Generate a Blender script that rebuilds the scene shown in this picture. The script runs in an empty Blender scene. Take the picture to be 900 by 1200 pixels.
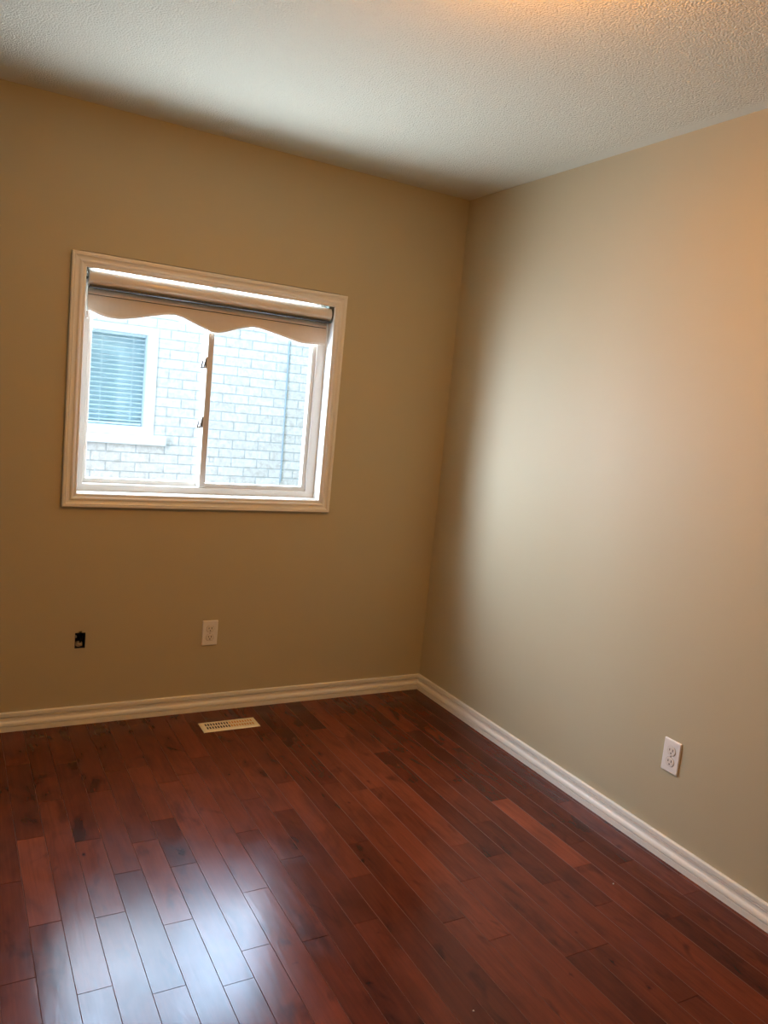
import bpy, bmesh, math, random
from mathutils import Vector, Matrix

random.seed(7)
S = bpy.context.scene
COL = S.collection

# ------------------------------------------------------------------ camera
cam_d = bpy.data.cameras.new('camera')
cam = bpy.data.objects.new('camera', cam_d)
COL.objects.link(cam)
cam_d.sensor_fit = 'VERTICAL'
cam_d.sensor_height = 36.0
cam_d.lens = 922.566 / 1200.0 * 36.0
cam_d.clip_start = 0.02
CR = Vector((0.8729508, -0.47811464, 0.09676412))
CU = Vector((-0.0197104, 0.16363151, 0.98632461))
CF = Vector((0.4874099, 0.86292011, -0.13341842))
cm = Matrix((CR, CU, -CF)).transposed().to_4x4()
cm.translation = Vector((-2.1685, -3.30248, 1.43171))
cam.matrix_world = cm
S.camera = cam

# ------------------------------------------------------------------ view, sky, daylight
S.view_settings.view_transform = 'Standard'
S.view_settings.look = 'None'
S.view_settings.exposure = 0.0
S.view_settings.gamma = 1.0
S.view_settings.use_curve_mapping = False

SKY_STRENGTH = 0.95
DAY_POWER, DAY_COL = 48.0, (0.90, 1.01, 1.24)
GAP_POWER, GAP_COL = 155.0, (0.92, 1.01, 1.34)
GROUND_POWER, GROUND_COL = 42.0, (0.93, 1.0, 1.22)
ZENITH_POWER, ZENITH_COL = 230.0, (0.26, 0.57, 1.0)
LAMP_STRENGTH, LAMP_COL = 82.0, (1.0, 0.38, 0.03, 1)

w = bpy.data.worlds.new('overcast_sky')
S.world = w
w.use_nodes = True
bg = w.node_tree.nodes['Background']
bg.inputs[0].default_value = (0.87, 0.98, 0.985, 1)
bg.inputs[1].default_value = SKY_STRENGTH

def daylight(name, loc, aim, sx, sy, power, color):
    d = bpy.data.lights.new(name, 'AREA')
    d.shape = 'RECTANGLE'
    d.size, d.size_y = sx, sy
    d.energy = power
    d.color = color
    o = bpy.data.objects.new(name, d)
    o.location = loc
    o.rotation_euler = (Vector(aim) - Vector(loc)).to_track_quat('-Z', 'Y').to_euler()
    COL.objects.link(o)
# area lights added outside the window to stand in for daylight: from ahead, from the open end of the gap between the houses, off the ground, and the strip of blue sky above the house next door
daylight('daylight_window', (-1.185, 0.19, 1.43), (-1.185, -1.0, 1.43), 0.98, 0.82, DAY_POWER, DAY_COL)
daylight('daylight_gap', (-2.55, 0.85, 1.75), (0.0, -0.60, 0.85), 0.8, 2.1, GAP_POWER, GAP_COL)
daylight('daylight_ground', (-1.2, 0.72, 0.35), (-1.3, -0.6, 2.44), 2.2, 0.6, GROUND_POWER, GROUND_COL)
daylight('daylight_zenith', (-0.55, 2.05, 3.35), (-1.65, -1.5, 0.0), 3.0, 1.3, ZENITH_POWER, ZENITH_COL)

# ------------------------------------------------------------------ helpers
def link(o, parent=None):
    COL.objects.link(o)
    if parent is not None:
        o.parent = parent
    return o

def obj(name, bm, mats, parent=None, smooth=False):
    me = bpy.data.meshes.new(name)
    bm.normal_update()
    bm.to_mesh(me)
    bm.free()
    for m in (mats if isinstance(mats, (list, tuple)) else [mats]):
        me.materials.append(m)
    if smooth:
        for p in me.polygons:
            p.use_smooth = True
    return link(bpy.data.objects.new(name, me), parent)

def tag(o, label=None, cat=None, group=None, kind=None):
    if label: o['label'] = label
    if cat: o['category'] = cat
    if group: o['group'] = group
    if kind: o['kind'] = kind
    return o

def empty(name, loc=(0, 0, 0)):
    o = bpy.data.objects.new(name, None)
    o.empty_display_size = 0.05
    o.location = loc
    return link(o)

def box(bm, x0, x1, y0, y1, z0, z1, mi=0):
    vs = [bm.verts.new(p) for p in ((x0, y0, z0), (x1, y0, z0), (x1, y1, z0), (x0, y1, z0),
                                    (x0, y0, z1), (x1, y0, z1), (x1, y1, z1), (x0, y1, z1))]
    fs = []
    for f in ((0, 3, 2, 1), (4, 5, 6, 7), (0, 1, 5, 4), (1, 2, 6, 5), (2, 3, 7, 6), (3, 0, 4, 7)):
        fc = bm.faces.new([vs[i] for i in f]); fc.material_index = mi
        fs.append(fc)
    return vs, fs

def bevel(bm, w_, seg=2):
    bmesh.ops.bevel(bm, geom=list(bm.edges), offset=w_, segments=seg, affect='EDGES', profile=0.5, clamp_overlap=True)

def rot_part(bm, verts, M):
    bmesh.ops.transform(bm, matrix=M, verts=verts)

def loft(bm, rings, closed=True, caps=True, mi=0):
    """rings: lists of points; quads between consecutive rings."""
    rv = [[bm.verts.new(p) for p in r] for r in rings]
    n = len(rv[0])
    for a, b in zip(rv[:-1], rv[1:]):
        for i in range(n if closed else n - 1):
            j = (i + 1) % n
            f = bm.faces.new((a[i], a[j], b[j], b[i])); f.material_index = mi
    if caps and closed:
        bm.faces.new(list(reversed(rv[0]))).material_index = mi
        bm.faces.new(rv[-1]).material_index = mi
    return rv

def tube(bm, pts, r, seg=8, mi=0):
    pts = [Vector(p) for p in pts]
    rings = []
    up = Vector((0.13, 0.31, 0.94)).normalized()
    for i, p in enumerate(pts):
        t = (pts[min(i + 1, len(pts) - 1)] - pts[max(i - 1, 0)]).normalized()
        a = t.cross(up)
        if a.length < 1e-3: a = t.cross(Vector((1, 0, 0)))
        a.normalize(); b = t.cross(a)
        rr = r[i] if isinstance(r, (list, tuple)) else r
        rings.append([p + (a * math.cos(k * 2 * math.pi / seg) + b * math.sin(k * 2 * math.pi / seg)) * rr for k in range(seg)])
    loft(bm, rings, mi=mi)

def fixn(bm):
    bmesh.ops.recalc_face_normals(bm, faces=list(bm.faces))

def sweep_rect(bm, x0, x1, z0, z1, prof, ybase=0.0):
    """mitred frame round the rectangle; prof = closed list of (outward, towards room)."""
    rings = []
    for sx, sz in ((-1, -1), (1, -1), (1, 1), (-1, 1)):
        rings.append([((x0 if sx < 0 else x1) + sx * u, ybase - d, (z0 if sz < 0 else z1) + sz * u) for u, d in prof])
    rings.append(rings[0])
    loft(bm, rings, caps=False)
    bmesh.ops.remove_doubles(bm, verts=list(bm.verts), dist=1e-6)
    fixn(bm)

# ------------------------------------------------------------------ materials
def mat(name):
    m = bpy.data.materials.new(name)
    m.use_nodes = True
    nt = m.node_tree
    return m, nt, nt.nodes['Principled BSDF']

def N(nt, typ, **kw):
    n = nt.nodes.new(typ)
    for k, v in kw.items():
        setattr(n, k, v)
    return n

def simple(name, col, rough=0.5, spec=0.5, metal=0.0, mottle=0.03, scale=30.0, bump=0.0, bscale=400.0):
    m, nt, b = mat(name)
    co = N(nt, 'ShaderNodeTexCoord')
    no = N(nt, 'ShaderNodeTexNoise'); no.inputs['Scale'].default_value = scale; no.inputs['Detail'].default_value = 3
    nt.links.new(co.outputs['Object'], no.inputs['Vector'])
    mx = N(nt, 'ShaderNodeMix', data_type='RGBA')
    mx.inputs[6].default_value = (*[c * (1 - mottle) for c in col], 1)
    mx.inputs[7].default_value = (*[min(1, c * (1 + mottle)) for c in col], 1)
    nt.links.new(no.outputs['Fac'], mx.inputs[0])
    nt.links.new(mx.outputs[2], b.inputs['Base Color'])
    b.inputs['Roughness'].default_value = rough
    b.inputs['Specular IOR Level'].default_value = spec
    b.inputs['Metallic'].default_value = metal
    if bump:
        n2 = N(nt, 'ShaderNodeTexNoise'); n2.inputs['Scale'].default_value = bscale; n2.inputs['Detail'].default_value = 2
        nt.links.new(co.outputs['Object'], n2.inputs['Vector'])
        bp = N(nt, 'ShaderNodeBump'); bp.inputs['Strength'].default_value = bump; bp.inputs['Distance'].default_value = 0.001
        nt.links.new(n2.outputs['Fac'], bp.inputs['Height'])
        nt.links.new(bp.outputs['Normal'], b.inputs['Normal'])
    return m

M_wall = simple('greige_wall_paint', (0.48, 0.432, 0.288), 0.55, 0.25, mottle=0.015, scale=6, bump=0.25, bscale=220)
M_trim = simple('white_semigloss_trim', (0.80, 0.78, 0.70), 0.32, 0.5, mottle=0.003)
M_vinyl = simple('white_vinyl', (0.66, 0.65, 0.60), 0.35, 0.5, mottle=0.02)
M_plate = simple('white_plastic_plate', (0.80, 0.78, 0.73), 0.3, 0.5, mottle=0.01)
M_slot = simple('dark_slot', (0.03, 0.025, 0.02), 0.7, 0.2)
M_gap = simple('plate_gap', (0.36, 0.33, 0.27), 0.6, 0.2)
M_screw = simple('screw_steel', (0.55, 0.52, 0.46), 0.35, 0.5, metal=0.7)
M_fabric = simple('cream_blind_fabric', (0.74, 0.68, 0.58), 0.75, 0.2, mottle=0.04, scale=60, bump=0.3, bscale=900)
M_roll = simple('cream_blind_roll', (0.74, 0.68, 0.58), 0.24, 0.55, mottle=0.02)
M_lace = simple('ivory_lace_trim', (0.86, 0.84, 0.78), 0.8, 0.2)
M_bracket = simple('grey_green_bracket', (0.16, 0.22, 0.19), 0.4, 0.5)
M_gapshade = simple('dark_gap_shade', (0.06, 0.07, 0.075), 0.5, 0.4)  # shade in the narrow gaps of the blind, as a dark colour
M_chain = simple('grey_blind_cord', (0.42, 0.42, 0.40), 0.4, 0.5)
M_latch = simple('grey_latch', (0.20, 0.21, 0.21), 0.4, 0.5)
M_boxblue = simple('dark_blue_box_plastic', (0.02, 0.03, 0.05), 0.5, 0.3)
M_mud = simple('pale_plaster_lump', (0.42, 0.36, 0.27), 0.9, 0.1, bump=0.6, bscale=300)
M_wire_b = simple('black_wire', (0.015, 0.015, 0.018), 0.4, 0.5)
M_wire_w = simple('white_wire', (0.6, 0.58, 0.52), 0.4, 0.5)
M_reg = simple('almond_register', (0.86, 0.74, 0.48), 0.38, 0.5, mottle=0.02)
M_louvre = simple('amber_louvre', (0.70, 0.30, 0.0), 0.5, 0.4)
M_duct = simple('dark_duct', (0.02, 0.017, 0.012), 0.8, 0.1)
M_crumb = simple('white_crumb', (0.8, 0.78, 0.72), 0.8, 0.2)
M_outer = simple('dark_outer_skin', (0.07, 0.05, 0.04), 0.9, 0.1, mottle=0.3, scale=12)
M_ground = simple('dark_gravel', (0.20, 0.20, 0.19), 0.95, 0.1, mottle=0.3, scale=40)  # ground out of view, kept dark so it bounces less light
M_white_ext = simple('white_painted_exterior', (0.95, 0.96, 0.95), 0.5, 0.3, mottle=0.01)
M_sill = simple('pale_stone_sill', (0.90, 0.90, 0.88), 0.8, 0.2, mottle=0.05)
M_slat = simple('white_blind_slat', (0.92, 0.93, 0.92), 0.5, 0.3)
M_dim = simple('blue_grey_backing', (0.72, 0.86, 0.89), 0.9, 0.1)
M_roof = simple('grey_shingles', (0.16, 0.16, 0.17), 0.9, 0.1, mottle=0.4, scale=25)
M_cable = simple('blue_grey_cable', (0.40, 0.52, 0.58), 0.6, 0.3)
M_brass = simple('brushed_brass', (0.55, 0.40, 0.2), 0.35, 0.5, metal=1.0)
M_sticker = simple('grey_sticker_line', (0.35, 0.38, 0.38), 0.6, 0.2)
M_oface = simple('outlet_face_plastic', (0.74, 0.71, 0.64), 0.35, 0.5, mottle=0.01)

# stippled ceiling: smooth painted margin along the walls, popcorn inside
M_ceil, nt, b = mat('stippled_ceiling')
b.inputs['Base Color'].default_value = (0.71, 0.69, 0.55, 1)
b.inputs['Roughness'].default_value = 0.9
b.inputs['Specular IOR Level'].default_value = 0.15
co = N(nt, 'ShaderNodeTexCoord')
sp = N(nt, 'ShaderNodeSeparateXYZ'); nt.links.new(co.outputs['Object'], sp.inputs[0])
n1 = N(nt, 'ShaderNodeTexNoise'); n1.inputs['Scale'].default_value = 150; n1.inputs['Detail'].default_value = 3; n1.inputs['Roughness'].default_value = 0.6
v1 = N(nt, 'ShaderNodeTexVoronoi'); v1.inputs['Scale'].default_value = 165
for n_ in (n1, v1): nt.links.new(co.outputs['Object'], n_.inputs['Vector'])
ad = N(nt, 'ShaderNodeMath', operation='SUBTRACT')
nt.links.new(n1.outputs['Fac'], ad.inputs[0]); nt.links.new(v1.outputs['Distance'], ad.inputs[1])
def margin(sock, edge):
    mr = N(nt, 'ShaderNodeMapRange')
    mr.inputs[1].default_value = -0.03 + edge; mr.inputs[2].default_value = -0.075 + edge
    nt.links.new(sock, mr.inputs[0])
    return mr.outputs[0]
mu = N(nt, 'ShaderNodeMath', operation='MULTIPLY')
nt.links.new(margin(sp.outputs[0], 0), mu.inputs[0]); nt.links.new(margin(sp.outputs[1], 0), mu.inputs[1])
m2 = N(nt, 'ShaderNodeMath', operation='MULTIPLY')
nt.links.new(ad.outputs[0], m2.inputs[0]); nt.links.new(mu.outputs[0], m2.inputs[1])
bp = N(nt, 'ShaderNodeBump'); bp.inputs['Strength'].default_value = 0.7; bp.inputs['Distance'].default_value = 0.0042
nt.links.new(m2.outputs[0], bp.inputs['Height']); nt.links.new(bp.outputs['Normal'], b.inputs['Normal'])

# brick
M_brick, nt, b = mat('pale_clay_brick')
co = N(nt, 'ShaderNodeTexCoord')
sp = N(nt, 'ShaderNodeSeparateXYZ'); nt.links.new(co.outputs['Object'], sp.inputs[0])
cb = N(nt, 'ShaderNodeCombineXYZ'); nt.links.new(sp.outputs[0], cb.inputs[0]); nt.links.new(sp.outputs[2], cb.inputs[1])
br = N(nt, 'ShaderNodeTexBrick')
br.inputs['Color1'].default_value = (0.92, 0.90, 0.85, 1)
br.inputs['Color2'].default_value = (0.80, 0.78, 0.72, 1)
br.inputs['Mortar'].default_value = (0.60, 0.63, 0.61, 1)
br.inputs['Scale'].default_value = 1.0
br.inputs['Mortar Size'].default_value = 0.005
br.inputs['Mortar Smooth'].default_value = 0.3
br.inputs['Bias'].default_value = -0.2
br.inputs['Brick Width'].default_value = 0.2
br.inputs['Row Height'].default_value = 0.0675
nt.links.new(cb.outputs[0], br.inputs['Vector'])
nz = N(nt, 'ShaderNodeTexNoise'); nz.inputs['Scale'].default_value = 26; nz.inputs['Detail'].default_value = 4; nz.inputs['Roughness'].default_value = 0.7
nt.links.new(co.outputs['Object'], nz.inputs['Vector'])
cr = N(nt, 'ShaderNodeValToRGB')
cr.color_ramp.elements[0].position = 0.38; cr.color_ramp.elements[0].color = (0.80, 0.78, 0.74, 1)
cr.color_ramp.elements[1].position = 0.58; cr.color_ramp.elements[1].color = (1, 1, 1, 1)
nt.links.new(nz.outputs['Fac'], cr.inputs[0])
mx = N(nt, 'ShaderNodeMix', data_type='RGBA', blend_type='MULTIPLY'); mx.inputs[0].default_value = 1.0
nt.links.new(br.outputs['Color'], mx.inputs[6]); nt.links.new(cr.outputs[0], mx.inputs[7])
nt.links.new(mx.outputs[2], b.inputs['Base Color'])
b.inputs['Roughness'].default_value = 0.9; b.inputs['Specular IOR Level'].default_value = 0.1
bp = N(nt, 'ShaderNodeBump'); bp.inputs['Strength'].default_value = 0.6; bp.inputs['Distance'].default_value = 0.006; bp.invert = True
nt.links.new(br.outputs['Fac'], bp.inputs['Height']); nt.links.new(bp.outputs['Normal'], b.inputs['Normal'])

# clear window glass
def glass(name, tint, refl=1.45):
    m = bpy.data.materials.new(name); m.use_nodes = True
    nt = m.node_tree
    nt.nodes.remove(nt.nodes['Principled BSDF'])
    out = nt.nodes['Material Output']
    tr = N(nt, 'ShaderNodeBsdfTransparent'); tr.inputs[0].default_value = (*tint, 1)
    gl = N(nt, 'ShaderNodeBsdfGlossy'); gl.inputs['Roughness'].default_value = 0.02
    fr = N(nt, 'ShaderNodeFresnel'); 
    # leaving the sheet counts as entering it, so that thin panes never reflect totally
    ge = N(nt, 'ShaderNodeNewGeometry')
    mr = N(nt, 'ShaderNodeMapRange'); mr.inputs[3].default_value = refl; mr.inputs[4].default_value = 1.0 / refl
    nt.links.new(ge.outputs['Backfacing'], mr.inputs[0]); nt.links.new(mr.outputs[0], fr.inputs[0])
    mx = N(nt, 'ShaderNodeMixShader')
    nt.links.new(fr.outputs[0], mx.inputs[0]); nt.links.new(tr.outputs[0], mx.inputs[1]); nt.links.new(gl.outputs[0], mx.inputs[2])
    nt.links.new(mx.outputs[0], out.inputs[0])
    return m
M_glass = glass('clear_glass', (0.97, 1.0, 0.99))
M_glass2 = glass('neighbour_glass', (0.93, 0.99, 1.0), 1.25)

# lit glass bowl of the ceiling lamp
M_bowl, nt, b = mat('lit_amber_glass')
b.inputs['Base Color'].default_value = (0.9, 0.75, 0.5, 1)
b.inputs['Emission Color'].default_value = LAMP_COL
b.inputs['Emission Strength'].default_value = LAMP_STRENGTH

# stained maple planks
PW = 0.0802
PX0 = -1.795
M_floor, nt, b = mat('cherry_stained_planks')
L = nt.links.new
co = N(nt, 'ShaderNodeTexCoord')
at = N(nt, 'ShaderNodeAttribute'); at.attribute_name = 'plank'
sep = N(nt, 'ShaderNodeSeparateColor'); L(at.outputs['Color'], sep.inputs[0])
off = N(nt, 'ShaderNodeVectorMath', operation='SCALE'); L(at.outputs['Color'], off.inputs[0]); off.inputs['Scale'].default_value = 37.0
pv = N(nt, 'ShaderNodeVectorMath', operation='ADD'); L(co.outputs['Object'], pv.inputs[0]); L(off.outputs[0], pv.inputs[1])
def noise(vec, sc, detail=3, rough=0.5, stretch=None, dist=0.0):
    n_ = N(nt, 'ShaderNodeTexNoise')
    n_.inputs['Scale'].default_value = sc; n_.inputs['Detail'].default_value = detail
    n_.inputs['Roughness'].default_value = rough; n_.inputs['Distortion'].default_value = dist
    if stretch:
        mp = N(nt, 'ShaderNodeVectorMath', operation='MULTIPLY'); mp.inputs[1].default_value = stretch
        L(vec, mp.inputs[0]); vec = mp.outputs[0]
    L(vec, n_.inputs['Vector'])
    return n_.outputs['Fac']
def ramp(sock, stops):
    r_ = N(nt, 'ShaderNodeValToRGB')
    e = r_.color_ramp.elements
    while len(e) < len(stops): e.new(0.5)
    for el, (p_, c_) in zip(e, stops):
        el.position = p_; el.color = (*c_, 1) if isinstance(c_, tuple) else (c_, c_, c_, 1)
    L(sock, r_.inputs[0])
    return r_.outputs[0]
def mixc(kind, fac, a, c):
    mx_ = N(nt, 'ShaderNodeMix', data_type='RGBA', blend_type=kind)
    if isinstance(fac, float): mx_.inputs[0].default_value = fac
    else: L(fac, mx_.inputs[0])
    for s_, v_ in ((6, a), (7, c)):
        if isinstance(v_, tuple): mx_.inputs[s_].default_value = (*v_, 1)
        else: L(v_, mx_.inputs[s_])
    return mx_.outputs[2]
base = ramp(sep.outputs[0], [(0.0, (0.050, 0.0098, 0.0038)), (0.35, (0.092, 0.0185, 0.0070)), (0.75, (0.142, 0.0300, 0.0115)), (1.0, (0.215, 0.050, 0.020))])
grain = ramp(noise(pv.outputs[0], 1.0, 5, 0.6, (110, 5, 1), 0.4), [(0.3, 0.82), (0.7, 1.12)])
cloud = ramp(noise(pv.outputs[0], 1.0, 3, 0.55, (14, 5.0, 1), 0.6), [(0.28, 0.68), (0.5, 0.98), (0.7, 1.16)])
streak = ramp(noise(pv.outputs[0], 1.0, 3, 0.55, (11, 4.5, 1), 0.9), [(0.27, 0.30), (0.42, 1.0)])
c_ = mixc('MULTIPLY', 1.0, base, grain)
c_ = mixc('MULTIPLY', 1.0, c_, cloud)
c_ = mixc('MULTIPLY', 0.85, c_, streak)
# dark knots where the photo shows them (x, y, half width, half length)
for kx, ky, hw, hl in ((-0.703, -1.95, 0.012, 0.028), (-0.568, -1.822, 0.012, 0.022), (-0.56, -1.952, 0.016, 0.06), (-0.539, -2.06, 0.022, 0.045),
                       (-1.105, -1.616, 0.014, 0.014), (-1.215, -1.775, 0.03, 0.016), (-1.279, -1.574, 0.022, 0.03), (-1.363, -1.642, 0.022, 0.012),
                       (-0.725, -0.84, 0.018, 0.05), (-0.87, -0.95, 0.022, 0.02), (-0.99, -1.30, 0.025, 0.08), (-1.21, -0.62, 0.02, 0.02), (-1.78, -0.98, 0.014, 0.05)):
    sb = N(nt, 'ShaderNodeVectorMath', operation='SUBTRACT'); sb.inputs[1].default_value = (kx, ky, 0); L(co.outputs['Object'], sb.inputs[0])
    dv = N(nt, 'ShaderNodeVectorMath', operation='MULTIPLY'); dv.inputs[1].default_value = (1 / hw, 1 / hl, 0); L(sb.outputs[0], dv.inputs[0])
    ln = N(nt, 'ShaderNodeVectorMath', operation='LENGTH'); L(dv.outputs[0], ln.inputs[0])
    wob = N(nt, 'ShaderNodeMath', operation='MULTIPLY_ADD'); L(noise(co.outputs['Object'], 60, 2), wob.inputs[0]); wob.inputs[1].default_value = 1.2; L(ln.outputs['Value'], wob.inputs[2])
    c_ = mixc('MULTIPLY', 1.0, c_, ramp(wob.outputs[0], [(0.55, (0.25, 0.20, 0.22)), (1.0, (1.0, 1.0, 1.0))]))
L(c_, b.inputs['Base Color'])
# worn finish: hazy smears and scuffs in the gloss
sm = noise(co.outputs['Object'], 5.0, 2, 0.5, (1, .7, 1), 0.8)
sc_ = noise(co.outputs['Object'], 1.0, 4, 0.6, (60, 9, 1), 2.5)
rg = N(nt, 'ShaderNodeMapRange'); rg.inputs[1].default_value = 0.3; rg.inputs[2].default_value = 0.7; rg.inputs[3].default_value = 0.115; rg.inputs[4].default_value = 0.19
L(sm, rg.inputs[0])
rg2 = N(nt, 'ShaderNodeMath', operation='MULTIPLY_ADD'); L(sc_, rg2.inputs[0]); rg2.inputs[1].default_value = 0.11; L(rg.outputs[0], rg2.inputs[2])
L(rg2.outputs[0], b.inputs['Roughness'])
b.inputs['Specular IOR Level'].default_value = 0.25
bpn = N(nt, 'ShaderNodeBump'); bpn.inputs['Strength'].default_value = 0.25; bpn.inputs['Distance'].default_value = 0.0015
L(noise(co.outputs['Object'], 1.0, 3, 0.5, (22, 5, 1), 1.0), bpn.inputs['Height']); L(bpn.outputs['Normal'], b.inputs['Normal'])

M_edge = simple('plank_edge_highlight', (0.15, 0.052, 0.028), 0.5, 0.3, mottle=0.3, scale=9)  # highlight along the plank bevels, painted as a lighter colour

# ------------------------------------------------------------------ room shell
H = 2.44
XL, YF = -3.35, -5.1
T = 0.20
def struct(name, bm, m, label=None, cat=None):
    o = obj(name, bm, m)
    tag(o, label, cat, kind='structure')
    return o

# floor planks: one mesh, V-grooved boards with staggered end joints
known = {0: [-1.287], -1: [-1.552], 1: [-1.109], 2: [-1.380, -0.963], 3: [-1.651, -1.128, -0.855], 4: [-1.55], 5: [-1.32], 6: [-1.575, -1.014],
         7: [-1.205], 8: [-0.927], 10: [-1.197], 12: [-1.757], 13: [-1.5, -0.885], 15: [-1.891, -1.418], 16: [-1.603, -1.226], 18: [-1.567]}
tone = {(-1, 0): .45}
bm = bmesh.new()
lay = bm.loops.layers.float_color.new('plank')
G, D = 0.0010, 0.0013
k0 = int(math.floor((XL - PX0) / PW)); k1 = int(math.ceil((0 - PX0) / PW))
for k in range(k0, k1):
    x0 = max(XL, PX0 + k * PW); x1 = min(0.0, PX0 + (k + 1) * PW)
    js = sorted(known.get(k, []))
    y = js[0] if js else random.uniform(-1.9, -1.2)
    ys = list(js) if js else [y]
    while ys[0] > YF + 0.25: ys.insert(0, ys[0] - random.uniform(0.35, 1.05))
    while ys[-1] < -0.25: ys.append(ys[-1] + random.uniform(0.38, 0.95))
    ys = [YF] + [v for v in ys if YF + 0.06 < v < -0.06] + [0.0]
    for a, c in zip(ys[:-1], ys[1:]):
        col = (min(1, max(0.22, random.gauss(0.48, 0.18))), random.random(), random.random(), 1)
        o_ = [(x0, a), (x1, a), (x1, c), (x0, c)]
        i_ = [(x0 + G, a + G), (x1 - G, a + G), (x1 - G, c - G), (x0 + G, c - G)]
        vo = [bm.verts.new((*p, -D)) for p in o_]
        vi = [bm.verts.new((*p, 0)) for p in i_]
        fs = [bm.faces.new(vi)]
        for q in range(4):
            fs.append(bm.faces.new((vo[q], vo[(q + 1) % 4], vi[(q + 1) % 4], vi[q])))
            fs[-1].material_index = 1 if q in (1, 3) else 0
        for f in fs:
            for lp in f.loops: lp[lay] = col
box(bm, XL - 0.1, 0.1, YF - 0.1, 0.0, -0.08, -0.004)
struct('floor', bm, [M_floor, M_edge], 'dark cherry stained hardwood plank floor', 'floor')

bm = bmesh.new(); box(bm, XL - T, T, YF - T, T, H, H + 0.15)
struct('ceiling', bm, M_ceil, 'white stippled ceiling with a smooth margin along the walls', 'ceiling')

# window opening and small electrical opening in the back wall
OX0, OX1, OZ0, OZ1 = -1.735, -0.637, 0.948, 1.905
EX0, EX1, EZ0, EZ1 = -1.692, -1.651, 0.325, 0.391
bm = bmesh.new()
def gridface(y, xs, zs, holes):
    for xa, xb in zip(xs[:-1], xs[1:]):
        for za, zb in zip(zs[:-1], zs[1:]):
            mx_, mz_ = (xa + xb) / 2, (za + zb) / 2
            if any(h[0] < mx_ < h[1] and h[2] < mz_ < h[3] for h in holes): continue
            bm.faces.new([bm.verts.new(p) for p in ((xa, y, za), (xb, y, za), (xb, y, zb), (xa, y, zb))])
WH = (OX0, OX1, OZ0, OZ1)
EH = (EX0, EX1, EZ0, EZ1)
NT = (EX0 + 0.014, EX0 + 0.026, EZ1, EZ1 + 0.007)       # screw-ear notch above the box
xs = sorted([XL, 0.0, OX0, OX1, EX0, EX1, NT[0], NT[1]]); zs = sorted([-0.02, H, OZ0, OZ1, EZ0, EZ1, NT[3]])
gridface(0.0, xs, zs, [WH, EH, NT])
n0 = len(bm.faces)
gridface(T, [XL, OX0, OX1, 0.0], [-0.02, OZ0, OZ1, H], [WH])
bm.faces.ensure_lookup_table()
for f in bm.faces[n0:]: f.material_index = 1          # unseen outer face, made dark to cut bounced light
def ringwall(h, ya, yb):
    x0, x1, z0, z1 = h
    p = [(x0, z0), (x1, z0), (x1, z1), (x0, z1)]
    for i in range(4):
        a, c = p[i], p[(i + 1) % 4]
        bm.faces.new([bm.verts.new(q) for q in ((a[0], ya, a[1]), (c[0], ya, c[1]), (c[0], yb, c[1]), (a[0], yb, a[1]))])
ringwall(WH, 0, T)
ringwall((XL, 0.0, -0.02, H), 0, T)
ringwall(NT, 0, 0.012)
bm.faces.new([bm.verts.new(q) for q in ((NT[0], 0.012, NT[2]), (NT[1], 0.012, NT[2]), (NT[1], 0.012, NT[3]), (NT[0], 0.012, NT[3]))])
ringwall(EH, 0, 0.014)
bmesh.ops.remove_doubles(bm, verts=list(bm.verts), dist=1e-6)
struct('wall_back', bm, [M_wall, M_outer], 'greige wall with the sliding window in it', 'wall')
bm = bmesh.new(); box(bm, 0, T, YF - T, T, -0.02, H)
struct('wall_right', bm, M_wall, 'long greige wall on the right with one outlet', 'wall')
bm = bmesh.new(); box(bm, XL - T, XL, YF - T, T, -0.02, H)
struct('wall_left', bm, M_wall, 'greige wall on the left, outside the photograph', 'wall')
bm = bmesh.new(); box(bm, XL, 0, YF - T, YF, -0.02, H)
struct('wall_front', bm, M_wall, 'greige wall behind the viewer', 'wall')

# baseboards (mitred)
BP = [(0, 0), (0.016, 0), (0.016, 0.0205), (0.0110, 0.0208), (0.0110, 0.0236), (0.0162, 0.0246), (0.0160, 0.030), (0.0146, 0.0352), (0.0122, 0.0392),
      (0.0098, 0.0412), (0.0086, 0.0440), (0.0082, 0.0500), (0.0090, 0.0542), (0.0104, 0.0556), (0.0108, 0.0568), (0.0040, 0.0574), (0.0040, 0.0608), (0.0098, 0.0614),
      (0.0096, 0.0732), (0.0080, 0.0762), (0.0050, 0.0772), (0, 0.0772)]
def board(name, f0, f1, label):
    bm = bmesh.new()
    loft(bm, [[f0(t, z) for t, z in BP], [f1(t, z) for t, z in BP]])
    fixn(bm)
    struct(name, bm, M_trim, label, 'baseboard')
board('baseboard_back', lambda t, z: (XL + t, -t, z), lambda t, z: (-t, -t, z), 'white moulded baseboard under the window')
board('baseboard_right', lambda t, z: (-t, -t, z), lambda t, z: (-t, YF + t, z), 'white moulded baseboard along the right wall')
board('baseboard_left', lambda t, z: (XL + t, YF + t, z), lambda t, z: (XL + t, -t, z), 'white moulded baseboard along the left wall')
board('baseboard_front', lambda t, z: (-t, YF + t, z), lambda t, z: (XL + t, YF + t, z), 'white moulded baseboard behind the viewer')

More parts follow.
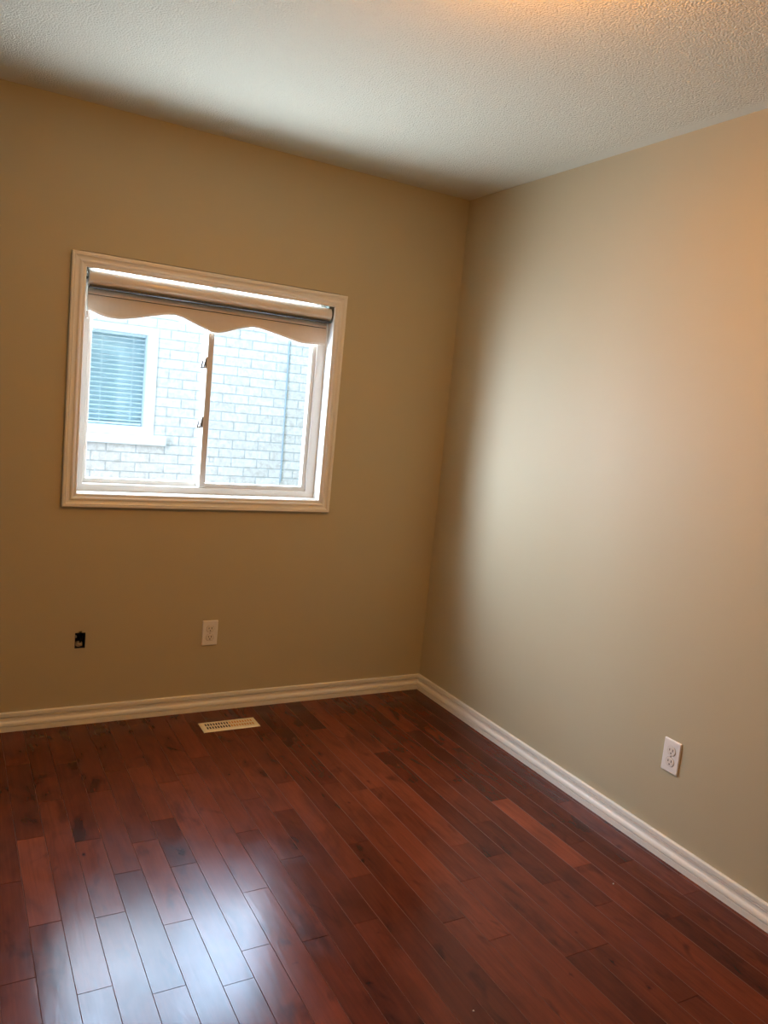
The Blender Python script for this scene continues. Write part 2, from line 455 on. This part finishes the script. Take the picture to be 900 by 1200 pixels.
# window casing
CX0, CX1, CZ0, CZ1 = -1.712, -0.660, 0.9695, 1.8450
CP = [(0, 0), (0, 0.009), (0.002, 0.0105), (0.011, 0.0112), (0.013, 0.0128), (0.0165, 0.0150), (0.020, 0.0158), (0.0235, 0.0150), (0.0255, 0.0128),
      (0.029, 0.0122), (0.034, 0.0132), (0.0385, 0.0152), (0.0405, 0.0178), (0.0425, 0.0182), (0.0435, 0.0168), (0.0448, 0.0168), (0.0458, 0.0186),
      (0.0515, 0.0186), (0.0540, 0.0165), (0.0545, 0.0)]
bm = bmesh.new()
sweep_rect(bm, CX0, CX1, CZ0, CZ1, CP, 0.0)
struct('trim_1', bm, M_trim, 'white moulded casing around the window', 'trim')

# ------------------------------------------------------------------ window
win = empty('window_1', (-1.186, 0.0, OZ0))
tag(win, 'white vinyl sliding window with two panes', 'window', kind='structure')
bpy.context.view_layer.update()
def wobj(name, bm, m, parent):
    """mesh given in room coordinates, parented under an unrotated empty."""
    base_ = Vector((0, 0, 0)); p = parent
    while p is not None:
        base_ += p.location; p = p.parent
    bmesh.ops.translate(bm, verts=list(bm.verts), vec=-base_)
    return obj(name, bm, m, parent)

bm = bmesh.new()       # reveal boards
box(bm, OX0 + .001, CX0, 0.001, 0.062, CZ0 + 0.0025, 1.903)
box(bm, CX1 + 0.002, OX1 - .001, 0.001, 0.062, CZ0 + 0.0025, 1.903)
box(bm, OX0 + .001, OX1 - .001, 0.001, 0.062, OZ0 + .001, CZ0 + 0.0025)
box(bm, CX0, CX1 + .002, 0.001, 0.062, 1.8545, 1.903)
wobj('reveal', bm, M_vinyl, win)
FX0, FX1, FZ0, FZ1 = -1.682, -0.700, 1.0005, 1.858
def ring(bm, x0, x1, z0, z1, X0, X1, Z0, Z1, ya, yb, bev=0.0015):
    """rectangular frame between inner (x0..z1) and outer (X0..Z1)."""
    rings = []
    P = [(x0, z0, X0, Z0), (x1, z0, X1, Z0), (x1, z1, X1, Z1), (x0, z1, X0, Z1)]
    for (a, c, A, C) in P:
        rings.append([(a, yb, c), (a, ya + bev, c), (a + (A - a) * .06, ya, c + (C - c) * .06), (A, ya, C), (A, yb, C)])
    rings.append(rings[0])
    loft(bm, rings, caps=False)
    bmesh.ops.remove_doubles(bm, verts=list(bm.verts), dist=1e-6); fixn(bm)
bm = bmesh.new()
ring(bm, FX0, FX1, FZ0, FZ1, OX0 + .001, OX1 - .001, OZ0 + .001, OZ1 - .001, 0.062, 0.145)
wobj('window_frame', bm, M_vinyl, win)

def sash(name, x0, x1, z0, z1, ya, yb, st, top):
    bm = bmesh.new()
    ring(bm, x0 + st, x1 - st, z0 + 0.019, z1 - top, x0, x1, z0, z1, ya, yb)
    s = wobj(name, bm, M_vinyl, win)
    bm = bmesh.new()
    ym = yb - 0.008
    box(bm, x0 + st - .003, x1 - st + .003, ym - 0.002, ym + 0.002, z0 + 0.016, z1 - top + .003)
    g = wobj('pane', bm, M_glass, s)
    return s
s1 = sash('sash', -1.2055, FX1 - .0005, FZ0 + .0005, 1.8755, 0.072, 0.100, 0.0185, 0.012)
s2 = sash('sash', FX0 + .0005, -1.166, FZ0 + .0005, 1.8755, 0.104, 0.130, 0.0165, 0.012)
bm = bmesh.new()       # interlocking meeting stile
box(bm, -1.2025, -1.1755, 0.0645, 0.1035, FZ0 + .001, 1.874)
bevel(bm, 0.002, 2)
wobj('meeting_stile', bm, M_vinyl, win)
for zc in (1.537, 1.283):
    bm = bmesh.new()
    # latch: slim body on the side of the meeting stile with a forked finger tab
    box(bm, -1.2085, -1.2026, 0.068, 0.084, zc - 0.021, zc + 0.021)
    v3_, _ = box(bm, -1.2290, -1.2235, 0.064, 0.072, zc - 0.024, zc + 0.008)
    v4_, _ = box(bm, -1.2170, -1.2115, 0.064, 0.072, zc - 0.020, zc + 0.026)
    box(bm, -1.2285, -1.2085, 0.065, 0.071, zc - 0.024, zc - 0.018)
    for v_, xc in ((v3_, 1.2262), (v4_, 1.2142)):
        rot_part(bm, v_, Matrix.Translation((-xc, 0.068, zc - 0.02)) @ Matrix.Rotation(math.radians(11), 4, 'Y') @ Matrix.Translation((xc, -0.068, -zc + 0.02)))
    bevel(bm, 0.0008, 1)
    o = wobj('latch', bm, M_latch, win)
    o['label'] = 'small grey latch on the meeting stile'
bm = bmesh.new()       # small outlined sticker on the inner face of the right pane
sx, sz, sy = -1.1475, 1.1235, 0.0893
for a in ((-.010, .010, .0085, .0105), (-.010, .010, -.0105, -.0085), (-.010, -.008, -.0085, .0085), (.008, .010, -.0085, .0085)):
    box(bm, sx + a[0], sx + a[1], sy - .0004, sy, sz + a[2], sz + a[3])
wobj('sticker', bm, M_sticker, s1)

# ------------------------------------------------------------------ roller blind
rb = empty('roller_blind', (-1.18, 0.035, 1.804))
tag(rb, 'cream roller blind rolled up at the top of the window with scalloped lace hem', 'blind')
RX0, RX1 = -1.700, -0.6665
RY, RZ, RR = 0.028, 1.8110, 0.0290
bm = bmesh.new()
seg = 40
rings = []
for x, r in ((RX0, RR - .004), (RX0 + .001, RR - .0005), (RX0 + .003, RR), (RX1 - .003, RR), (RX1 - .001, RR - .0005), (RX1, RR - .004)):
    rings.append([(x, RY + r * math.sin(2 * math.pi * i / seg), RZ + r * math.cos(2 * math.pi * i / seg)) for i in range(seg)])
loft(bm, rings); fixn(bm)
ro = wobj('fabric_roll', bm, M_roll, rb)
for p in ro.data.polygons: p.use_smooth = len(p.vertices) == 4
for side, x0, x1 in ((-1, -1.7112, -1.7005), (1, -0.6660, -0.6585)):
    bm = bmesh.new()
    # bracket plate with rounded lower end and a clip at the top
    prof = [(RY - .024, 1.8585), (RY + .022, 1.8585), (RY + .022, 1.800)]
    prof += [(RY + .0 + .022 * math.cos(a), 1.797 + .022 * math.sin(-a)) for a in [math.pi * i / 8 for i in range(0, 9)]]
    xs_ = (x0 + .0005, x0 + .0025) if side < 0 else (x1 - .0025, x1 - .0005)
    loft(bm, [[(xs_[0], y, z) for y, z in prof], [(xs_[1], y, z) for y, z in prof]])
    tube(bm, [(xs_[0], RY, RZ), ((RX0 + .004) if side < 0 else (RX1 - .004), RY, RZ)], 0.006, 12)
    if side > 0:
        box(bm, x1 - .022, x1 - .003, RY - .022, RY + .016, 1.8360, 1.8550)
    else:
        box(bm, x0 + .002, x0 + .010, RY - .020, RY + .016, 1.8360, 1.8550)
    fixn(bm)
    o = wobj('bracket', bm, M_bracket, rb)
# hanging cloth with the scalloped bottom, traced in the plane of the cloth
SC = [(-1.6960, 1.6985), (-1.688, 1.6960), (-1.678, 1.6930), (-1.636, 1.6790), (-1.602, 1.6745), (-1.570, 1.6750), (-1.518, 1.6850), (-1.437, 1.7070), (-1.369, 1.7220), (-1.333, 1.7210), (-1.267, 1.6980),
      (-1.193, 1.6730), (-1.172, 1.6720), (-1.148, 1.6760), (-1.074, 1.7030), (-1.014, 1.7190), (-0.974, 1.7160), (-0.885, 1.6980), (-0.785, 1.6770), (-0.750, 1.6770), (-0.718, 1.6810), (-0.667, 1.6800)]
CY = 0.0555
def scal(x):
    for (a, za), (c, zc) in zip(SC[:-1], SC[1:]):
        if x <= c:
            return za + (zc - za) * max(0, x - a) / (c - a)
    return SC[-1][1]
def scals(x):
    return sum(scal(min(SC[-1][0], max(SC[0][0], x + d))) for d in (-.012, -.006, 0, .006, .012)) / 5
bm = bmesh.new()
NX = 200
xa, xb = SC[0][0], SC[-1][0]
g = []
for i in range(NX + 1):
    x = xa + (xb - xa) * i / NX
    zb_ = scals(x)
    r = []
    for j in range(6):
        z = zb_ + (1.806 - zb_) * j / 5
        yy = CY + 0.0007 * math.sin(x * 21) * (1 - j / 5)
        r.append((x, yy, z))
    g.append(r)
loft(bm, [[(x, y - .0005, z) for x, y, z in r] + [(x, y + .0005, z) for x, y, z in reversed(r)] for r in g])
fixn(bm)
cl = wobj('fabric_drop', bm, M_fabric, rb)
bm = bmesh.new()        # dark strip standing in for the shaded gap under the roll
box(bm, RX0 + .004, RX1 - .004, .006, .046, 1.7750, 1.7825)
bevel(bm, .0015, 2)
o = wobj('roll_shade', bm, M_gapshade, rb); o['label'] = 'dark grey strip for the shade under the roll'
bm = bmesh.new()        # shadow line below the slat pocket, put in as a dark strip
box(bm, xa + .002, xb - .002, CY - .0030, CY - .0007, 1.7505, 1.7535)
wobj('pocket_shade', bm, M_gapshade, rb)
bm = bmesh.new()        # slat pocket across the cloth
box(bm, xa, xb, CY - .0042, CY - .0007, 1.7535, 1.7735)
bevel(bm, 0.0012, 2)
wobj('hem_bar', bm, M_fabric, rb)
bm = bmesh.new()        # lace edging: a narrow band with a row of loops
rows = []
NL = 460
for i in range(NL + 1):
    x = xa + (xb - xa) * i / NL
    z = scals(x)
    lo_ = 0.0040 + 0.0028 * abs(math.sin(math.pi * i / 4))
    rows.append([(x, CY - .0018, z + .004), (x, CY - .0018, z - lo_), (x, CY - .0006, z - lo_), (x, CY - .0006, z + .004)])
loft(bm, rows); fixn(bm)
o = wobj('lace_trim', bm, M_lace, rb); o['label'] = 'ivory lace trim'
bm = bmesh.new()        # operating cord loop with a small pull at the left end
tube(bm, [(-1.7022, -0.004, 1.805), (-1.7026, -0.0045, 1.75), (-1.7022, -0.004, 1.682)], 0.0012, 6)
tube(bm, [(-1.7022, 0.040, 1.82), (-1.7022, 0.018, 1.834), (-1.7022, 0.0, 1.825), (-1.7022, -0.004, 1.805)], 0.0012, 6)
fixn(bm)
cd = wobj('cord', bm, M_chain, rb)
bm = bmesh.new()
seg = 12
loft(bm, [[(-1.7022 + r * math.cos(2 * math.pi * i / seg), -.004 + r * math.sin(2 * math.pi * i / seg), z) for i in range(seg)]
          for z, r in ((1.684, .0016), (1.680, .0034), (1.662, .0042), (1.656, .0040), (1.654, .002))])
fixn(bm)
wobj('cord_pull', bm, M_plate, cd)

# ------------------------------------------------------------------ outlets
def outlet(loc, rz, label):
    root = empty('electrical_outlet', loc)
    root.rotation_euler = (0, 0, rz)
    tag(root, label, 'outlet', 'white duplex wall outlets')
    W2, H2 = 0.035, 0.057
    bm = bmesh.new()
    rings = []
    for ins, d in ((0, 0.0004), (0, 0.0030), (0.0012, 0.0048), (0.0035, 0.0060)):
        r_ = 0.003
        pts = []
        for cx_, cz_, a0 in ((W2 - r_, H2 - r_, 0), (-W2 + r_, H2 - r_, 90), (-W2 + r_, -H2 + r_, 180), (W2 - r_, -H2 + r_, 270)):
            for q in range(4):
                a = math.radians(a0 + q * 30)
                sx_ = 1 if cx_ > 0 else -1; sz_ = 1 if cz_ > 0 else -1
                pts.append((cx_ - sx_ * ins + r_ * math.cos(a), -d, cz_ - sz_ * ins + r_ * math.sin(a)))
        rings.append(pts)
    loft(bm, rings); fixn(bm)
    obj('cover_plate', bm, M_plate, root)
    bm = bmesh.new()
    loft(bm, [[(0.0032 * s_ * math.cos(a), -d, 0.0032 * s_ * math.sin(a)) for a in [2 * math.pi * i / 14 for i in range(14)]] for s_, d in ((1, .0055), (1, .0066), (.7, .0072))])
    fixn(bm)
    obj('screw', bm, M_screw, root)
    for zc in (0.0192, -0.0192):
        bm = bmesh.new()
        pts = []
        for i in range(48):
            a = 2 * math.pi * i / 48
            pts.append((0.0172 * math.cos(a), max(-0.0142, min(0.0142, 0.0172 * math.sin(a)))))
        loft(bm, [[(x * s_, -d, zc + z * s_) for x, z in pts] for s_, d in ((1, .0045), (1, .0070), (.94, .0079))])
        fixn(bm)
        f = obj('receptacle', bm, M_oface, root)
        # shadow gap between plate and receptacle
        bm = bmesh.new()
        loft(bm, [[(x * 1.055, -d, zc + z * 1.065) for x, z in pts] for d in (.0052, .00625)])
        fixn(bm)
        obj('surround', bm, M_gap, f)
        for x_, hh in ((-0.0064, .0036), (0.0064, .0044)):
            bm = bmesh.new(); box(bm, x_ - .0013, x_ + .0013, -.0082, -.0060, zc + .0035 - hh, zc + .0035 + hh)
            obj('slot', bm, M_slot, f)
        bm = bmesh.new()
        loft(bm, [[(.0027 * math.cos(a), -d, zc - .0078 + max(-.0018, .0027 * math.sin(a))) for a in [2 * math.pi * i / 16 for i in range(16)]] for d in (.0060, .0082)])
        fixn(bm)
        obj('ground_hole', bm, M_slot, f)
    return root
outlet((-1.1288, 0, 0.3606), 0, 'white outlet low on the wall under the window, above the floor register')
outlet((0, -1.602, 0.3537), math.radians(-90), 'white outlet low on the long right wall')

# ------------------------------------------------------------------ open electrical box without its cover
eb = empty('electrical_box', ((EX0 + EX1) / 2, 0.0, EZ0))
tag(eb, 'open dark electrical box with loose wires, no cover plate, left of the outlet', 'electrical box')
bm = bmesh.new()
g_ = .0006; t_ = .0014
x0, x1, z0, z1 = EX0 + g_, EX1 - g_, EZ0 + g_, EZ1 - g_
box(bm, x0, x0 + t_, .002, .058, z0, z1); box(bm, x1 - t_, x1, .002, .058, z0, z1)
box(bm, x0 + t_, x1 - t_, .002, .058, z0, z0 + t_); box(bm, x0 + t_, x1 - t_, .002, .058, z1 - t_, z1)
box(bm, x0 + t_, x1 - t_, .0566, .058, z0 + t_, z1 - t_)
wobj('housing', bm, M_boxblue, eb)
for pts, r, m in (([(-1.684, .055, .352), (-1.686, .03, .362), (-1.685, .010, .370), (-1.688, .006, .378)], .0026, M_wire_w),
                  ([(-1.668, .055, .360), (-1.665, .028, .352), (-1.668, .012, .345), (-1.672, .008, .352)], .0024, M_wire_b),
                  ([(-1.660, .055, .366), (-1.657, .030, .372), (-1.660, .012, .366), (-1.664, .010, .358)], .0024, M_wire_b)):
    bm = bmesh.new(); tube(bm, pts, r, 8); fixn(bm)
    o = wobj('wire', bm, m, eb)
    if m is M_wire_w: o['label'] = 'white wire'
bm = bmesh.new()
bmesh.ops.create_icosphere(bm, subdivisions=3, radius=1.0)
for v in bm.verts:
    n_ = 1 + .16 * math.sin(v.co.x * 5 + 1) * math.cos(v.co.z * 6) + .1 * math.sin(v.co.y * 9)
    v.co = Vector((-1.674 + v.co.x * .0145 * n_, .020 + v.co.y * .015 * n_, .3385 + v.co.z * .0105 * n_))
wobj('plaster_lump', bm, M_mud, eb)

# ------------------------------------------------------------------ floor register
VX0, VX1, VY0, VY1 = -1.1965, -0.9465, -0.2355, -0.1390
fr = empty('floor_register', ((VX0 + VX1) / 2, (VY0 + VY1) / 2, 0))
tag(fr, 'almond floor register with two rows of slots set in the dark planks below the window', 'floor register')
bm = bmesh.new()
FXa, FXb, FYa, FYb = VX0 + .018, VX1 - .018, VY0 + .018, VY1 - .018
n_sl = 18
gapx = (FXb - FXa) / n_sl
xs = [FXa]; 
holes = []
rowy = [(FYa + .002, (FYa + FYb) / 2 - .004), ((FYa + FYb) / 2 + .004, FYb - .002)]
for i in range(n_sl):
    a = FXa + i * gapx + gapx * .20; c = FXa + (i + 1) * gapx - gapx * .20
    xs += [a, c]
    for ya, yb in rowy: holes.append((a, c, ya, yb))
xs.append(FXb)
ys = [FYa, rowy[0][0], rowy[0][1], rowy[1][0], rowy[1][1], FYb]
ZT, ZB = 0.0052, 0.0036
for xa_, xb_ in zip(xs[:-1], xs[1:]):
    for ya, yb in zip(ys[:-1], ys[1:]):
        mx_, my_ = (xa_ + xb_) / 2, (ya + yb) / 2
        if any(h[0] < mx_ < h[1] and h[2] < my_ < h[3] for h in holes): continue
        bm.faces.new([bm.verts.new(p) for p in ((xa_, ya, ZT), (xb_, ya, ZT), (xb_, yb, ZT), (xa_, yb, ZT))])
for h in holes:
    p = [(h[0], h[2]), (h[1], h[2]), (h[1], h[3]), (h[0], h[3])]
    for i in range(4):
        a, c = p[i], p[(i + 1) % 4]
        bm.faces.new([bm.verts.new(q) for q in ((a[0], a[1], ZT), (a[0], a[1], ZB), (c[0], c[1], ZB), (c[0], c[1], ZT))])
bmesh.ops.remove_doubles(bm, verts=list(bm.verts), dist=1e-6)
def rect(x0, x1, y0, y1, z): return [(x0, y0, z), (x1, y0, z), (x1, y1, z), (x0, y1, z)]
loft(bm, [rect(FXa, FXb, FYa, FYb, ZT), rect(VX0 + .008, VX1 - .008, VY0 + .008, VY1 - .008, ZT), rect(VX0 + .001, VX1 - .001, VY0 + .001, VY1 - .001, .0022), rect(VX0, VX1, VY0, VY1, .0002)], caps=False)
wobj('face_plate', bm, M_reg, fr)
bm = bmesh.new(); box(bm, FXa - .002, (FXa + FXb) / 2, FYa, FYb, .0004, .0012); wobj('duct_opening', bm, M_duct, fr)
bm = bmesh.new()
for i in range(n_sl // 2):
    a = (FXa + FXb) / 2 + .0004 + i * gapx
    v_, _ = box(bm, a + .0006, a + gapx - .0004, FYa, FYb, .0012, .0026)
wobj('damper', bm, M_louvre, fr)
bm = bmesh.new(); v_, _ = box(bm, VX1 - .0145, VX1 - .0115, (VY0 + VY1) / 2 - .008, (VY0 + VY1) / 2 + .008, .0040, .0085); bevel(bm, .0006, 1)
wobj('damper_lever', bm, M_reg, fr)

# ------------------------------------------------------------------ crumbs on the floor
for (x, y, r), lb in (((-0.287, -1.683, .0026), 'tiny white crumb on the planks nearest the right wall'), ((-1.022, -1.953, .0024), 'tiny white crumb on the planks at the bottom of the photo')):
    bm = bmesh.new()
    bmesh.ops.create_icosphere(bm, subdivisions=2, radius=1.0)
    for v in bm.verts:
        n_ = 1 + .2 * math.sin(v.co.x * 4 + x * 9) * math.cos(v.co.y * 5)
        v.co = Vector((v.co.x * r * n_, v.co.y * r * .8 * n_, (v.co.z * .6 + .58) * r))
    o = obj('paint_crumb', bm, M_crumb); o.location = (x, y, 0)
    tag(o, lb, 'crumb')

# ------------------------------------------------------------------ ceiling lamp (just above the frame)
LX, LY = -1.17, -1.95
cl = empty('ceiling_light', (LX, LY, H))
tag(cl, 'round amber glass ceiling light glowing in the middle of the ceiling', 'ceiling light')
def lathe(prof, seg=40):
    bm = bmesh.new()
    loft(bm, [[(r * math.cos(2 * math.pi * i / seg), r * math.sin(2 * math.pi * i / seg), z) for i in range(seg)] for r, z in prof])
    fixn(bm)
    return bm
obj('base_pan', lathe([(.075, 0), (.078, -.004), (.078, -.016), (.06, -.022), (.02, -.024), (.012, -.03), (.012, -.078)]), M_brass, cl, True)
obj('glass_bowl', lathe([(.012, -.076), (.10, -.074), (.145, -.066), (.152, -.070), (.146, -.084), (.122, -.108), (.085, -.130), (.045, -.142), (.012, -.146)]), M_bowl, cl, True)
obj('finial', lathe([(.012, -.146), (.015, -.150), (.012, -.158), (.006, -.166), (.001, -.169)], 20), M_brass, cl, True)

# ------------------------------------------------------------------ outside: the neighbouring brick house
GY = 2.4
GZ = -0.62
bm = bmesh.new(); box(bm, -14, 12, T + .002, 16, GZ - .2, GZ)
struct('ground', bm, M_ground, 'gravel strip between the two houses', 'ground')
hs = empty('brick_house', (-1.4, GY, GZ))
tag(hs, 'pale brick house next door seen through the window', 'house')
NX0, NX1, NZ0, NZ1 = -2.03, -0.885, 1.059, 1.809       # neighbour window, outer frame
bm = bmesh.new()
HX0, HX1, HZ = -9.0, 7.0, 3.1
gx = [HX0, NX0, NX1, HX1]; gz = [GZ, NZ0, NZ1, HZ]
gridface(GY, gx, gz, [(NX0, NX1, NZ0, NZ1)])
ringwall((NX0, NX1, NZ0, NZ1), GY, GY + .25)
bm.faces.new([bm.verts.new(q) for q in ((HX0, GY, GZ), (HX0, GY + 7, GZ), (HX0, GY + 7, HZ), (HX0, GY, HZ))])
bm.faces.new([bm.verts.new(q) for q in ((HX1, GY, GZ), (HX1, GY + 7, GZ), (HX1, GY + 7, HZ), (HX1, GY, HZ))])
bm.faces.new([bm.verts.new(q) for q in ((HX0, GY + 7, GZ), (HX1, GY + 7, GZ), (HX1, GY + 7, HZ), (HX0, GY + 7, HZ))])
bmesh.ops.remove_doubles(bm, verts=list(bm.verts), dist=1e-6)
wobj('brick_wall', bm, M_brick, hs)
bm = bmesh.new()
loft(bm, [[(HX0 - .2, GY - .2, HZ), (HX0 - .2, GY + 7.2, HZ), (HX0 - .2, GY + 3.5, HZ + 1.2)], [(HX1 + .2, GY - .2, HZ), (HX1 + .2, GY + 7.2, HZ), (HX1 + .2, GY + 3.5, HZ + 1.2)]])
fixn(bm)
wobj('roof', bm, M_roof, hs)
bm = bmesh.new()
ring(bm, -1.985, -0.9525, 1.117, 1.754, NX0 + .002, NX1 - .002, NZ0 + .002, NZ1 - .002, GY - .012, GY + .11, .004)
nf = wobj('window_frame', bm, M_white_ext, hs)
bm = bmesh.new(); box(bm, -1.99, -.948, GY + .030, GY + .034, 1.112, 1.759)
wobj('pane', bm, M_glass2, nf)
bm = bmesh.new(); box(bm, NX0 + .003, NX1 - .003, GY + .135, GY + .139, NZ0 + .003, NZ1 - .003)
wobj('pane_backing', bm, M_dim, nf)  # added backing sheet, its blue-grey stands for sky reflected in the glass
bm = bmesh.new()
v_, _ = box(bm, -2.12, -.800, GY - .05, GY - .0005, .994, 1.0580)
bevel(bm, .004, 1)
wobj('window_sill', bm, M_sill, hs)

vb = empty('venetian_blind', (-1.47, GY + .09, 1.76))
tag(vb, 'white venetian blind behind the window of the brick house next door', 'blind')
BX0, BX1 = -1.975, -.958
bm = bmesh.new(); box(bm, BX0, BX1, GY + .07, GY + .105, 1.738, 1.770); wobj('head_rail', bm, M_slat, vb)
pitch = .0315
ns = 19
sb = None
for i in range(ns):
    z = 1.722 - i * pitch
    if i == 0:
        bm = bmesh.new()
        sec = [(-.022, -.001), (-.011, .0014), (0, .0024), (.011, .0014), (.022, -.001)]
        pr = [(y, zz) for y, zz in sec] + [(y, zz - .0034) for y, zz in reversed(sec)]
        ca, sa = math.cos(math.radians(9)), math.sin(math.radians(9))
        pr = [(y * ca - zz * sa, y * sa + zz * ca) for y, zz in pr]
        loft(bm, [[(BX0, GY + .09 + y, z + zz) for y, zz in pr], [(BX1, GY + .09 + y, z + zz) for y, zz in pr]]); fixn(bm)
        sb = wobj('slat', bm, M_slat, vb)
    else:
        c = sb.copy(); COL.objects.link(c); c.parent = vb
        c.location = (0, 0, -i * pitch)
bm = bmesh.new(); box(bm, BX0, BX1, GY + .072, GY + .108, 1.121, 1.135); bevel(bm, .003, 1); wobj('bottom_rail', bm, M_slat, vb)
for x in (-1.247, -1.038, -1.86):
    bm = bmesh.new(); box(bm, x - .003, x + .003, GY + .0655, GY + .0668, 1.13, 1.745)
    wobj('ladder_tape', bm, M_slat, vb)

bm = bmesh.new()
tube(bm, [(0.087, GY - .008, 3.0), (0.086, GY - .008, 1.84), (0.094, GY - .008, 1.3), (0.102, GY - .008, .79), (0.102, GY - .002, .765)], .006, 8)
fixn(bm)
o = obj('cable', bm, M_cable)
tag(o, 'thin blue-grey cable running down the brick wall outside', 'cable')
